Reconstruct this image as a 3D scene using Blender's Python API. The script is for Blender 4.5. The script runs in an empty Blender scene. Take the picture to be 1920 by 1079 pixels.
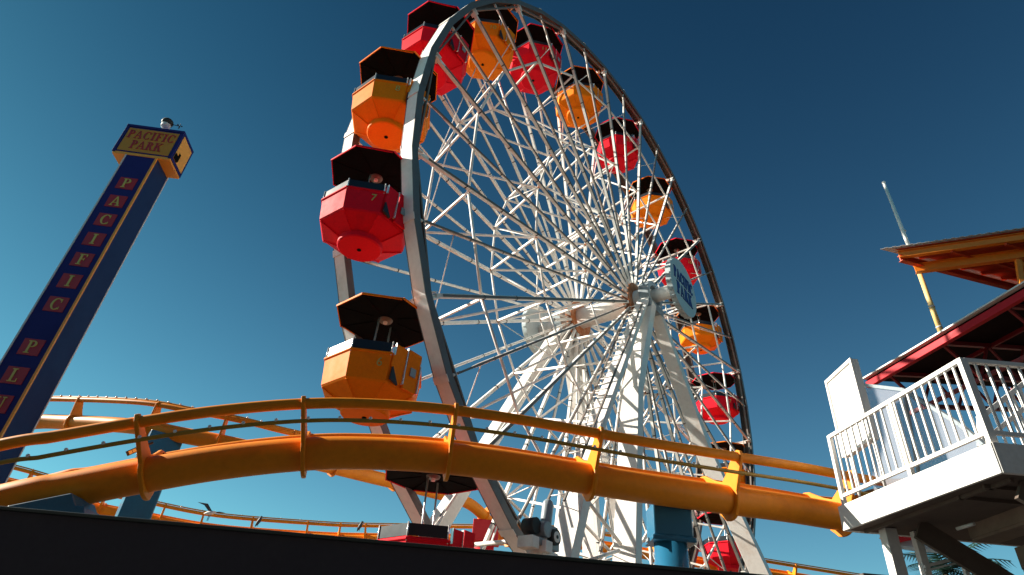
import bpy, bmesh, math, random
from mathutils import Vector as V, Matrix
random.seed(7)
S = bpy.context.scene
COL = S.collection
PI = math.pi
def R(a): return math.radians(a)

# ------------------------------------------------------------------ camera
PITCH, ROLL = 0.5974, 0.0897
EYE = V((0, 0, 1.6))
fw = V((0, math.cos(PITCH), math.sin(PITCH))); up0 = V((0, -math.sin(PITCH), math.cos(PITCH))); rt0 = V((1, 0, 0))
rt = math.cos(ROLL) * rt0 + math.sin(ROLL) * up0
up = -math.sin(ROLL) * rt0 + math.cos(ROLL) * up0
cd = bpy.data.cameras.new('camera'); cam = bpy.data.objects.new('camera', cd); COL.objects.link(cam)
cam.matrix_world = Matrix(((rt.x, up.x, -fw.x, 0), (rt.y, up.y, -fw.y, 0), (rt.z, up.z, -fw.z, EYE.z), (0, 0, 0, 1)))
cd.sensor_width = 36; cd.lens = 36 * 1161.4 / 1920; cd.clip_start = .05; cd.clip_end = 6000
S.camera = cam
# ------------------------------------------------------------------ light
SUN_AZ, SUN_EL = R(168), R(28)          # mathematical azimuth (from +x), elevation
sd = V((math.cos(SUN_AZ) * math.cos(SUN_EL), math.sin(SUN_AZ) * math.cos(SUN_EL), math.sin(SUN_EL)))
W = bpy.data.worlds.new('World'); S.world = W; W.use_nodes = True
nt = W.node_tree; bg = nt.nodes['Background']
sky = nt.nodes.new('ShaderNodeTexSky'); sky.sky_type = 'NISHITA'; sky.sun_disc = False
sky.sun_elevation = SUN_EL; sky.sun_rotation = PI / 2 - SUN_AZ
sky.air_density = 1.0; sky.dust_density = 0.3; sky.ozone_density = 1.6; sky.altitude = 0
EXPO = 1.2
hsv = nt.nodes.new('ShaderNodeHueSaturation'); hsv.inputs['Hue'].default_value = .47
nt.links.new(sky.outputs[0], hsv.inputs['Color'])
# deepen the clear sky towards the zenith and shift it to teal
sp = nt.nodes.new('ShaderNodeSeparateColor'); cb = nt.nodes.new('ShaderNodeCombineColor'); nt.links.new(hsv.outputs[0], sp.inputs[0])
tcw = nt.nodes.new('ShaderNodeTexCoord'); sx = nt.nodes.new('ShaderNodeSeparateXYZ'); nt.links.new(tcw.outputs['Generated'], sx.inputs[0])
def wm(op, a, b):
    n = nt.nodes.new('ShaderNodeMath'); n.operation = op
    for i, v in enumerate((a, b)):
        if isinstance(v, (int, float)): n.inputs[i].default_value = v
        else: nt.links.new(v, n.inputs[i])
    return n.outputs[0]
zz = wm('MAXIMUM', sx.outputs[2], 0.0)
for i, (A_, g_, c_) in enumerate(((-.198, .657, -2.998), (.645, .976, -1.850), (.530, .797, -1.60))):
    k_ = math.exp(A_) * .075 ** g_ / .1 / 2 ** EXPO
    nt.links.new(wm('MULTIPLY', wm('MULTIPLY', wm('POWER', sp.outputs[i], g_), k_), wm('POWER', math.exp(c_), zz)), cb.inputs[i])
nt.links.new(cb.outputs[0], bg.inputs[0])
bg.inputs[1].default_value = 0.1
sl = bpy.data.lights.new('sun', 'SUN'); so = bpy.data.objects.new('sun', sl); COL.objects.link(so)
sl.energy = 5.0; sl.angle = R(.5); sl.color = (1, .93, .80)
so.rotation_euler = sd.to_track_quat('Z', 'Y').to_euler()
S.view_settings.view_transform = 'Standard'; S.view_settings.look = 'None'
S.view_settings.exposure = EXPO; S.view_settings.gamma = 1

# ------------------------------------------------------------------ materials
def mat(name, rgb, rough=.5, metal=0, stain=None, amt=.3, scale=1.5, spec=.5, coat=0, bump=0, emis=None, stretch=None, rnd=0):
    m = bpy.data.materials.new(name); m.use_nodes = True; t = m.node_tree; b = t.nodes['Principled BSDF']
    b.inputs['Roughness'].default_value = rough; b.inputs['Metallic'].default_value = metal
    b.inputs['Specular IOR Level'].default_value = spec; b.inputs['Coat Weight'].default_value = coat
    b.inputs['Base Color'].default_value = (*rgb, 1)
    tc = t.nodes.new('ShaderNodeTexCoord'); src = tc.outputs['Object']
    if stretch:
        mp = t.nodes.new('ShaderNodeMapping'); mp.inputs['Scale'].default_value = stretch
        t.links.new(src, mp.inputs[0]); src = mp.outputs[0]
    if rnd:
        oi = t.nodes.new('ShaderNodeObjectInfo'); ad = t.nodes.new('ShaderNodeVectorMath'); ad.operation = 'MULTIPLY_ADD'
        t.links.new(oi.outputs['Random'], ad.inputs[0]); ad.inputs[1].default_value = (37, 23, 51); t.links.new(src, ad.inputs[2]); src = ad.outputs[0]
    n1 = t.nodes.new('ShaderNodeTexNoise'); n1.inputs['Scale'].default_value = scale; n1.inputs['Detail'].default_value = 8; n1.inputs['Roughness'].default_value = .65
    t.links.new(src, n1.inputs['Vector'])
    if stain:
        rp = t.nodes.new('ShaderNodeValToRGB'); rp.color_ramp.elements[0].position = .5 - amt * .25 + .1; rp.color_ramp.elements[1].position = .78
        mx = t.nodes.new('ShaderNodeMixRGB'); mx.inputs[1].default_value = (*rgb, 1); mx.inputs[2].default_value = (*stain, 1)
        t.links.new(n1.outputs[0], rp.inputs[0])
        mm = t.nodes.new('ShaderNodeMath'); mm.operation = 'MULTIPLY'; mm.inputs[1].default_value = min(1, amt * 2)
        t.links.new(rp.outputs[0], mm.inputs[0]); t.links.new(mm.outputs[0], mx.inputs[0])
        # fine value variation
        n2 = t.nodes.new('ShaderNodeTexNoise'); n2.inputs['Scale'].default_value = scale * 9; n2.inputs['Detail'].default_value = 4
        t.links.new(src, n2.inputs['Vector'])
        mr = t.nodes.new('ShaderNodeMapRange'); mr.inputs[3].default_value = .86; mr.inputs[4].default_value = 1.08
        t.links.new(n2.outputs[0], mr.inputs[0])
        m2 = t.nodes.new('ShaderNodeMixRGB'); m2.blend_type = 'MULTIPLY'; m2.inputs[0].default_value = 1
        t.links.new(mx.outputs[0], m2.inputs[1]); t.links.new(mr.outputs[0], m2.inputs[2])
        t.links.new(m2.outputs[0], b.inputs['Base Color'])
    rr = t.nodes.new('ShaderNodeMapRange'); rr.inputs[3].default_value = max(.03, rough - .12); rr.inputs[4].default_value = min(1, rough + .15)
    t.links.new(n1.outputs[0], rr.inputs[0]); t.links.new(rr.outputs[0], b.inputs['Roughness'])
    if bump:
        bp = t.nodes.new('ShaderNodeBump'); bp.inputs['Strength'].default_value = bump; bp.inputs['Distance'].default_value = .02
        t.links.new(n1.outputs[0], bp.inputs['Height']); t.links.new(bp.outputs[0], b.inputs['Normal'])
    if emis: b.inputs['Emission Color'].default_value = (*emis, 1); b.inputs['Emission Strength'].default_value = 1
    return m
M = dict(
 white=mat('white_paint', (.84, .80, .76), .45, stain=(.52, .30, .16), amt=.26, scale=1.3, bump=.1),
 white2=mat('white_rail_paint', (.84, .82, .79), .4, stain=(.60, .48, .36), amt=.22, scale=2.5),
 spoke=mat('spoke_paint', (.86, .83, .79), .5, stain=(.48, .26, .12), amt=.34, scale=1.1),
 rimp=mat('rim_paint', (.90, .875, .84), .5, stain=(.62, .50, .40), amt=.25, scale=.9, bump=.1),
 rimdark=mat('rim_dark_inside', (.05, .042, .036), .6, stain=(.12, .05, .02), amt=.5, scale=2),
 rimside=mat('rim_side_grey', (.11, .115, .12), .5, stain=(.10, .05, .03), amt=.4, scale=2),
 strip=mat('spoke_shade_and_dark_steel', (.16, .14, .125), .5, stain=(.20, .08, .03), amt=.45, scale=4),
 rust=mat('rust', (.42, .13, .035), .8, stain=(.62, .40, .28), amt=.5, scale=5, bump=.4),
 black=mat('black_rubber', (.02, .02, .02), .7),
 yellow=mat('gondola_yellow', (.97, .225, .004), .6, stain=(.80, .14, .01), amt=.3, scale=2.2, spec=.10, coat=.0, rnd=1),
 red=mat('gondola_red', (.85, .006, .022), .6, stain=(.55, .008, .02), amt=.3, scale=2.2, spec=.10, coat=.0, rnd=1),
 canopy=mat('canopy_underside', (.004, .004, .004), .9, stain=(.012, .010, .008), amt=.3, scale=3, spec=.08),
 guard=mat('dark_plastic_guard', (.008, .011, .018), .4, spec=.4),
 lamp=mat('frosted_lamp_cover', (.16, .14, .11), .4),
 chrome=mat('bright_metal', (.8, .8, .78), .25, metal=.6),
 track=mat('track_orange_paint', (.84, .27, .012), .45, stain=(.60, .16, .010), amt=.35, scale=1.6, coat=.03, spec=.2, bump=.05),
 pipe=mat('conduit_mustard_paint', (.46, .25, .02), .45, stain=(.12, .07, .02), amt=.3, scale=3),
 bulb=mat('glass_bulb', (.85, .86, .88), .15, coat=.5),
 blue=mat('column_blue_paint', (.02, .15, .27), .3, stain=(.015, .10, .18), amt=.3, scale=1.8, coat=.3),
 tblue=mat('tower_blue_panel', (.016, .020, .14), .6, stain=(.012, .014, .10), amt=.3, scale=2, spec=.15),
 tblue2=mat('tower_side_panel', (.010, .034, .115), .6, stain=(.008, .022, .08), amt=.3, scale=2, spec=.15),
 tred=mat('tower_red_square', (.36, .008, .016), .4),
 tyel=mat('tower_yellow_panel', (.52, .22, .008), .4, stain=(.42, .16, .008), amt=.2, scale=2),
 tyel2=mat('tower_yellow_panel_lit', (.85, .42, .06), .4, stain=(.7, .32, .03), amt=.2, scale=2),
 tlet=mat('tower_letter_yellow', (.50, .42, .09), .4),
 tor=mat('tower_orange_trim', (.80, .33, .04), .35),
 tread=mat('tread_boards', (.26, .19, .14), .8, stain=(.16, .11, .08), amt=.4, scale=2),
 soff=mat('soffit_brown', (.13, .095, .075), .8, stain=(.07, .05, .04), amt=.4, scale=2),
 roofred=mat('roof_red_steel', (.42, .004, .014), .45, stain=(.3, .004, .01), amt=.3, scale=1.5, spec=.2),
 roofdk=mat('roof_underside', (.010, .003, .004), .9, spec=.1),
 canor=mat('canopy_orange_steel', (.92, .26, .02), .4, stain=(.8, .16, .01), amt=.3, scale=2),
 canred=mat('canopy_decking_underside', (.62, .07, .015), .6, stain=(.40, .04, .01), amt=.4, scale=3),
 galv=mat('galvanised_sheet', (.62, .60, .58), .45, metal=.2),
 wall=mat('black_fence_paint', (.052, .049, .066), .8, stain=(.070, .066, .080), amt=.3, scale=4, spec=.25),
 wallcap=mat('fence_cap_dark_green', (.03, .045, .045), .5),
 sblue=mat('sign_blue_letters', (.012, .03, .19), .4),
 sface=mat('sign_pale_face', (.46, .54, .56), .5, stain=(.34, .36, .38), amt=.3, scale=3),
 mach=mat('machine_grey_paint', (.28, .33, .36), .4, stain=(.14, .12, .10), amt=.4, scale=4),
 bouncecut=mat('bounce_cut_dark', (.035, .034, .035), .85, stain=(.05, .048, .045), amt=.4, scale=4, bump=.2),
 deck=mat('weathered_pier_boards', (.16, .10, .06), .8, stain=(.10, .065, .04), amt=.5, scale=3, stretch=(.4, 4, 1), bump=.3),
 poley=mat('pole_cream_yellow', (.85, .58, .22), .45, stain=(.7, .35, .12), amt=.3, scale=3),
 tred2=mat('truss_dark_red', (.20, .005, .012), .5, stain=(.10, .003, .006), amt=.4, scale=3),
 bwall=mat('sky_block_wall_brown', (.10, .07, .05), .8, stain=(.06, .04, .03), amt=.4, scale=.6), bglass=mat('sky_block_window', (.01, .012, .014), .1),
 colred=mat('column_red_paint', (.62, .008, .022), .45, stain=(.4, .006, .015), amt=.3, scale=2),
 palm=mat('palm_leaf', (.03, .09, .07), .5, stain=(.02, .05, .03), amt=.4, scale=5),
 trunk=mat('palm_trunk', (.16, .11, .07), .9, stain=(.08, .05, .03), amt=.5, scale=6, bump=.5),
 gullw=mat('gull_white', (.75, .74, .72), .6), gullg=mat('gull_dark', (.05, .05, .055), .6),
)
def glassy(name, rgb, alpha):
    m = bpy.data.materials.new(name); m.use_nodes = True; t = m.node_tree; b = t.nodes['Principled BSDF']
    n1 = t.nodes.new('ShaderNodeTexNoise'); n1.inputs['Scale'].default_value = 2.5; n1.inputs['Detail'].default_value = 6
    mr = t.nodes.new('ShaderNodeMapRange'); mr.inputs[3].default_value = alpha - .2; mr.inputs[4].default_value = alpha + .25
    t.links.new(n1.outputs[0], mr.inputs[0]); t.links.new(mr.outputs[0], b.inputs['Alpha'])
    b.inputs['Base Color'].default_value = (*rgb, 1); b.inputs['Roughness'].default_value = .2
    return m
M['screen'] = glassy('scratched_clear_sheet', (.40, .42, .48), .26)

# ------------------------------------------------------------------ mesh builder
class MB:
    def __init__(s): s.v = []; s.f = []; s.m = []; s.cur = 0; s.sm = []; s.smooth = False
    def add(s, vs, fs):
        o = len(s.v); s.v += [V(p) for p in vs]
        for f in fs: s.f.append([i + o for i in f]); s.m.append(s.cur); s.sm.append(s.smooth)
    def slot(s, i): s.cur = i; return s
    def box8(s, p): s.add(p, [(0, 3, 2, 1), (4, 5, 6, 7), (0, 1, 5, 4), (1, 2, 6, 5), (2, 3, 7, 6), (3, 0, 4, 7)])
    def box(s, c, a, b, d):   # centre and three half-axis vectors
        c = V(c); a = V(a); b = V(b); d = V(d)
        if a.cross(b).dot(d) < 0: a = -a
        s.box8([c - a - b - d, c + a - b - d, c + a + b - d, c - a + b - d, c - a - b + d, c + a - b + d, c + a + b + d, c - a + b + d]); return s
    def aabb(s, x0, x1, y0, y1, z0, z1): return s.box(((x0 + x1) / 2, (y0 + y1) / 2, (z0 + z1) / 2), ((x1 - x0) / 2, 0, 0), (0, (y1 - y0) / 2, 0), (0, 0, (z1 - z0) / 2))
    def bar(s, p, q, w, h, ref=(0, 0, 1)):   # w along ref-perp side, h along ref
        p = V(p); q = V(q); t = (q - p); L = t.length; t.normalize(); r = V(ref); sd_ = t.cross(r)
        if sd_.length < 1e-4: r = V((1, 0, 0)); sd_ = t.cross(r)
        sd_.normalize(); u = sd_.cross(t); return s.box((p + q) / 2, sd_ * w / 2, t * L / 2, u * h / 2)
    def tube(s, p, q, r, n=8, r2=None, cap=True):
        return s.sweep([V(p), V(q)], [r, r if r2 is None else r2], n, cap)
    def sweep(s, pts, r, n=12, cap=True):
        pts = [V(p) for p in pts]; k = len(pts)
        if not isinstance(r, (list, tuple)): r = [r] * k
        vs = []; ref = None
        for i in range(k):
            t = (pts[min(i + 1, k - 1)] - pts[max(i - 1, 0)]).normalized()
            if ref is None: ref = V((0, 0, 1)) if abs(t.z) < .9 else V((1, 0, 0))
            a = t.cross(ref); a.normalize(); b = a.cross(t); ref = b
            for j in range(n):
                an = 2 * PI * j / n; vs.append(pts[i] + (a * math.cos(an) + b * math.sin(an)) * r[i])
        fs = [(i * n + j, i * n + (j + 1) % n, (i + 1) * n + (j + 1) % n, (i + 1) * n + j) for i in range(k - 1) for j in range(n)]
        sm = s.smooth; s.smooth = True; s.add(vs, fs); s.smooth = False
        if cap: s.add([vs[j] for j in range(n)], [list(range(n))[::-1]]); s.add([vs[(k - 1) * n + j] for j in range(n)], [list(range(n))])
        s.smooth = sm; return s
    def prism(s, pts, d):     # planar polygon extruded by vector d
        pts = [V(p) for p in pts]; d = V(d); n = len(pts)
        s.add(pts + [p + d for p in pts], [list(range(n))[::-1], [n + i for i in range(n)]] + [(i, (i + 1) % n, n + (i + 1) % n, n + i) for i in range(n)]); return s
    def lathe(s, prof, n=8, ph=0, c=(0, 0, 0), cap0=True, cap1=True, smooth=False):
        c = V(c); vs = [c + V((r * math.cos(ph + 2 * PI * j / n), r * math.sin(ph + 2 * PI * j / n), z)) for r, z in prof for j in range(n)]
        k = len(prof); sm = s.smooth; s.smooth = smooth
        s.add(vs, [(i * n + j, i * n + (j + 1) % n, (i + 1) * n + (j + 1) % n, (i + 1) * n + j) for i in range(k - 1) for j in range(n)])
        s.smooth = False
        if cap0: s.add(vs[:n], [list(range(n))[::-1]])
        if cap1: s.add(vs[-n:], [list(range(n))])
        s.smooth = sm; return s
    def ball(s, c, r, n=8, sc=(1, 1, 1)):
        c = V(c); prof = [(math.sin(PI * i / n), -math.cos(PI * i / n)) for i in range(n + 1)]; m = n + 2
        vs = [c + V((a * math.cos(2 * PI * j / m) * r * sc[0], a * math.sin(2 * PI * j / m) * r * sc[1], b * r * sc[2])) for a, b in prof for j in range(m)]
        sm = s.smooth; s.smooth = True
        s.add(vs, [(i * m + j, i * m + (j + 1) % m, (i + 1) * m + (j + 1) % m, (i + 1) * m + j) for i in range(n) for j in range(m)]); s.smooth = sm; return s
    def build(s, name, mats, parent=None, bevel=0, local=False):
        if isinstance(mats, str): mats = [mats]
        off = V((0, 0, 0))
        if parent and not local:
            p = parent
            while p.parent: p = p.parent
            off = p.location
        me = bpy.data.meshes.new(name); me.from_pydata([tuple(v - off) for v in s.v], [], s.f)
        for k in mats: me.materials.append(M[k])
        for i, p in enumerate(me.polygons): p.material_index = s.m[i]; p.use_smooth = s.sm[i]
        b = bmesh.new(); b.from_mesh(me); bmesh.ops.remove_doubles(b, verts=b.verts, dist=1e-5); bmesh.ops.recalc_face_normals(b, faces=b.faces); b.to_mesh(me); b.free()
        me.update()
        o = bpy.data.objects.new(name, me); COL.objects.link(o)
        if parent: o.parent = parent
        if bevel:
            md = o.modifiers.new('bevel', 'BEVEL'); md.width = bevel; md.segments = 2; md.limit_method = 'ANGLE'; md.angle_limit = R(40)
        return o
def tag(o, label=None, cat=None, group=None, kind=None):
    if label: o['label'] = label
    if cat: o['category'] = cat
    if group: o['group'] = group
    if kind: o['kind'] = kind
    return o
def empty(name, loc, label, cat, group=None, rz=0):
    o = bpy.data.objects.new(name, None); COL.objects.link(o); o.location = loc; o.rotation_euler = (0, 0, rz); o.empty_display_size = .3
    return tag(o, label, cat, group)
def inst(o, parent, loc=None):
    c = o.copy(); COL.objects.link(c); c.parent = parent
    if loc is not None: c.location = loc
    return c
def copy_tree(o, parent=None):
    kids = [c for c in list(COL.objects) if c.parent == o]
    c = o.copy(); COL.objects.link(c); c.parent = parent
    for k in kids: copy_tree(k, c)
    return c

# ------------------------------------------------------------------ serif capitals built from strokes
def arcpts(cx, cy, rx, ry, a0, a1, n=14): return [(cx + rx * math.cos(R(a0 + (a1 - a0) * i / n)), cy + ry * math.sin(R(a0 + (a1 - a0) * i / n))) for i in range(n + 1)]
def band(cx, cy, ro, ri, a0, a1, n=14): return arcpts(cx, cy, *ro, a0, a1, n) + arcpts(cx, cy, *ri, a1, a0, n)
def rc(x0, x1, y0, y1): return [(x0, y0), (x1, y0), (x1, y1), (x0, y1)]
def glyph(ch, b=.17):
    s = .07; g = {
     'I': (.42, [rc(.21 - b / 2, .21 + b / 2, s, 1 - s), rc(.02, .40, 0, s), rc(.02, .40, 1 - s, 1)]),
     'P': (.68, [rc(.10, .10 + b, s, 1 - s), rc(0, .38, 0, s), rc(0, .34, 1 - s, 1), band(.34, .74, (.32, .26), (.32 - b, .19), -90, 90), rc(.27, .36, .48, .55), rc(.27, .36, .93, 1)]),
     'A': (.80, [[(.34, 1), (.44, 1), (.78, s), (.58, s)], [(.34, 1), (.39, .88), (.14, s), (.06, s)], rc(0, .26, 0, s), rc(.48, .82, 0, s), rc(.17, .58, .30, .37)]),
     'C': (.78, [band(.42, .5, (.40, .51), (.40 - b, .44), 45, 315, 24), rc(.66, .72, .66, .96), rc(.66, .72, .06, .26)]),
     'F': (.64, [rc(.10, .10 + b, s, 1 - s), rc(0, .38, 0, s), rc(0, .60, 1 - s, 1), rc(.55, .61, .76, .94), rc(.26, .46, .48, .55), rc(.43, .48, .40, .63)]),
     'L': (.64, [rc(.10, .10 + b, s, 1 - s), rc(0, .38, 1 - s, 1), rc(0, .60, 0, s), rc(.55, .61, .06, .26)]),
     'U': (.78, [rc(.10, .10 + b, .34, 1 - s), rc(0, .36, 1 - s, 1), rc(.60, .67, .34, 1 - s), rc(.50, .78, 1 - s, 1), band(.385, .34, (.285, .35), (.285 - .11, .27), 180, 360)]),
     'N': (.84, [rc(.12, .19, s, 1 - s), rc(.02, .30, 0, s), [(.02, 1), (.24, 1), (.72, .0), (.60, 0)], rc(.62, .69, .0, 1 - s), rc(.52, .80, 1 - s, 1)]),
     'G': (.82, [band(.42, .5, (.40, .51), (.40 - b, .44), 45, 315, 24), rc(.66, .72, .66, .96), rc(.60, .60 + b * .9, .10, .42), rc(.52, .82, .38, .45)]),
     'E': (.66, [rc(.10, .10 + b, s, 1 - s), rc(0, .60, 0, s), rc(0, .60, 1 - s, 1), rc(.55, .61, .76, .94), rc(.55, .61, .06, .26), rc(.26, .46, .48, .55), rc(.43, .48, .40, .63)]),
     'R': (.76, [rc(.10, .10 + b, s, 1 - s), rc(0, .38, 0, s), rc(0, .34, 1 - s, 1), band(.34, .76, (.30, .24), (.30 - b, .17), -90, 90), rc(.27, .36, .52, .59), rc(.27, .36, .93, 1), [(.34, .54), (.50, .54), (.78, .0), (.56, 0)]]),
     'K': (.82, [rc(.10, .10 + b, s, 1 - s), rc(0, .38, 0, s), rc(0, .38, 1 - s, 1), [(.26, .42), (.26, .52), (.62, .95), (.72, .95)], rc(.52, .80, .93, 1), [(.36, .60), (.48, .72), (.80, 0), (.60, 0)], rc(.52, .86, 0, s)]),
    }
    return g[ch]
def word(mb, txt, o, dx, dz, h, nrm, dep=.012, b=.17, gap=.12, wid=1.0, center=True):
    o = V(o); dx = V(dx); dz = V(dz); nrm = V(nrm)
    tot = sum(glyph(c, b)[0] + gap for c in txt) - gap
    x = -tot / 2 if center else 0
    for c in txt:
        w, ps = glyph(c, b)
        for k, p in enumerate(ps):
            mb.prism([o + dx * ((x + a) * h * wid) + dz * ((q - .5) * h) for a, q in p], nrm * (dep + .0012 * k))
        x += w + gap

# ------------------------------------------------------------------ setting
g = MB(); g.add([(-900, -900, 0), (900, -900, 0), (900, 1500, 0), (-900, 1500, 0)], [(0, 1, 2, 3)])
tag(g.build('ground', 'deck'), kind='structure')
g = MB(); g.add([(-60, -40, .004), (60, -40, .004), (60, 10.5, .004), (-60, 10.5, .004)], [(0, 1, 2, 3)])
tag(g.build('bounce_cut_sheet', 'bouncecut'), kind='structure')  # unseen dark sheet added to cut bounce light under the near track

# ------------------------------------------------------------------ wheel frame
C = V((3.798, 20.779, 15.003)); N = V((.77092, -.63693, 0)); H = V((-.63693, -.77092, 0)); Z = V((0, 0, 1))
RW = 12.0; WV = 1.339; PH = .4392
def th(k): return PH + R(18) * k
def wp(k, rho, v): a = th(k); return C + H * (rho * math.cos(a)) + N * v + Z * (rho * math.sin(a))
def rad(k): a = th(k); return H * math.cos(a) + Z * math.sin(a)
def tan_(k): a = th(k); return H * -math.sin(a) + Z * math.cos(a)
wheel = empty('ferris_wheel', (C.x, C.y, 0), 'giant white ferris wheel with two lattice rims, many spokes and a round hub sign', 'ferris wheel')
for sgn in (1, -1):
    v0, v1 = (WV - .30, WV + .10) if sgn == 1 else (-WV - .10, -WV + .30)
    mb = MB(); n = 40
    def P_(i, r, v): return wp(i * 20 / n + .0, r, v)
    for i in range(n):
        a, b = i, (i + 1)
        # outer band
        w0, w1 = v0 + .019, v1 - .019
        mb.slot(0).box8([P_(a, 12.17, w0), P_(b, 12.17, w0), P_(b, 12.17, w1), P_(a, 12.17, w1), P_(a, 12.2, w0), P_(b, 12.2, w0), P_(b, 12.2, w1), P_(a, 12.2, w1)])
        # dark lining inside the channel
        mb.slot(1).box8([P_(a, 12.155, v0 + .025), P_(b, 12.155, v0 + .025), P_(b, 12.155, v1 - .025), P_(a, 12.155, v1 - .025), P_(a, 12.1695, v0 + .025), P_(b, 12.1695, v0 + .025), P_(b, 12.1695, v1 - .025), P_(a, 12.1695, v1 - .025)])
        for va in (v0 - .002, v1 - .018):
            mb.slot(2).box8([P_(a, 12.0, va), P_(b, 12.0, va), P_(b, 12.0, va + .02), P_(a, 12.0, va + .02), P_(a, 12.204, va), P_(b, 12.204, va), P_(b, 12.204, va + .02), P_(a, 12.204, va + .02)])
        # joint cover straps
        if i % 2:
            c = P_(a, 12.208, (v0 + v1) / 2); mb.slot(0).box(c, N * .21, tan_(a * .5) * .09, rad(a * .5) * .008)
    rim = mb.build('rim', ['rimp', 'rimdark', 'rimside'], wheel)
    mb = MB()
    for k in range(20):
        mb.bar(wp(k, 11.96, sgn * WV), wp(k + 1, 11.96, sgn * WV), .05, .07, N)
    mb.build('inner_chord', 'strip', wheel)
    mb = MB()
    for k in range(20):
        for q in (-1, 1):
            mb.box(wp(k, 11.93, sgn * WV) + tan_(k) * (q * .075), tan_(k) * .012, rad(k) * .15, N * .09)
        mb.box(wp(k, 12.10, sgn * (WV - .30 if sgn > 0 else WV - .30)) , tan_(k) * .20, rad(k) * .10, N * .006)
    mb.build('rim_brackets', 'rimp', wheel)['kind'] = 'stuff'
    # spokes
    hv = sgn * 1.27
    for k2 in range(40):
        k = k2 / 2; big = k2 % 2 == 0; mb = MB()
        r0 = 11.78 if big else 11.98; dk = .5 if k2 % 4 < 2 else -.5
        p = wp(k, r0, sgn * WV); q = wp(k, .62, hv + (.06 if big else -.06))
        w = .052 if big else .043
        if big:
            mb.slot(0).bar(p, q, w * 1.9, w * 1.9, N)
            mb.slot(0).tube(wp(k, 11.99, sgn * WV), p, .035, 6)
        else:
            mb.slot(0).tube(p + (q - p) * .10, q, w, 8)
            mb.slot(0).tube(p, p + (q - p) * .035, w, 8, .03); mb.tube(p + (q - p) * .035, p + (q - p) * .075, .022, 6); mb.tube(p + (q - p) * .075, p + (q - p) * .10, .03, 8, w)
        for f in (.16, .30, .44, .58, .72, .86):   # strapped conduit clips
            c = p + (q - p) * (f + random.uniform(-.012, .012)); d = (q - p).normalized()
            mb.slot(1).tube(c - d * .015, c + d * .015, w * (1.42 if big else 1.18), 8)
        mb.slot(2); e = N * (sgn * (w * .97 if big else w * .98)); mb.bar(p + (q - p) * .02 + e, p + (q - p) * .97 + e, .03, w * 1.2, N.cross((q - p).normalized()))  # dark strip puts the shade of the spoke's outer face into colour
        mb.build('spoke', ['spoke', 'black', 'strip'], wheel)
# bracing between the two sides
RF = (9.85, 6.6, 3.6); RB = (9.1, 5.8, 3.1)
def vv(rho, s): return s * (1.27 + (WV - 1.27) * rho / 12)
for k in range(20):
    mb = MB()
    for i in range(3):
        a = wp(k, RF[i], vv(RF[i], 1) - .08); b = wp(k, RB[i], vv(RB[i], -1) + .08)
        mb.slot(0).bar(a, b, .062, .062)
        mb.slot(1).ball(b, .06, 4); mb.ball(a, .05, 4)
    mb.slot(0)
    mb.bar(wp(k, RB[0], -1.2), wp(k, RF[1], 1.2), .055, .055); mb.bar(wp(k, RB[1], -1.2), wp(k, RF[2], 1.2), .055, .055)
    mb.bar(wp(k, RB[0], -1.2), wp(k, RB[0] + 1.6, -1.1), .04, .04)
    mb.build('cross_brace', ['white', 'rust'], wheel)
for sgn, RR in ((1, RF), (-1, RB)):
    for i, rr in enumerate(RR):
        mb = MB()
        for k in range(20):
            v = vv(rr, sgn) - sgn * .10
            mb.tube(wp(k, rr, v), wp(k + 1, rr, v), (.045, .04, .032)[i], 6)
        mb.build('brace_ring', 'white', wheel)
# thin tie rods crossing between the sides
mb = MB()
for k in range(20):
    mb.tube(wp(k, 6.6, 1.2), wp(k + 1, 5.8, -1.2), .016, 5); mb.tube(wp(k + .5, 10.6, 1.25), wp(k, 9.1, -1.2), .016, 5)
mb.build('tie_rods', 'white', wheel)['kind'] = 'stuff'
def disc(mb, c, ax, r0, r1, half, n=40, r2=None):   # ring/disc around axis N
    a = V(ax).normalized(); e = Z.copy(); f = a.cross(e)
    for i in range(n):
        a0, a1 = 2 * PI * i / n, 2 * PI * (i + 1) / n
        d0 = e * math.cos(a0) + f * math.sin(a0); d1 = e * math.cos(a1) + f * math.sin(a1)
        mb.box8([c + d0 * r0 - a * half, c + d1 * r0 - a * half, c + d1 * r0 + a * half, c + d0 * r0 + a * half, c + d0 * r1 - a * half, c + d1 * r1 - a * half, c + d1 * r1 + a * half, c + d0 * r1 + a * half])
mb = MB(); mb.tube(C - N * 1.9, C + N * 1.9, .42, 28); mb.build('axle', 'white', wheel)
for sgn in (1, -1):
    mb = MB()
    for v in (1.15, 1.39): disc(mb, C + N * (sgn * v), N, .40, .76, .02, 36)
    disc(mb, C + N * (sgn * 1.27), N, .40, .50, .1, 24)
    mb.build('hub_flange', 'rust', wheel, bevel=.01)
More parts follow.
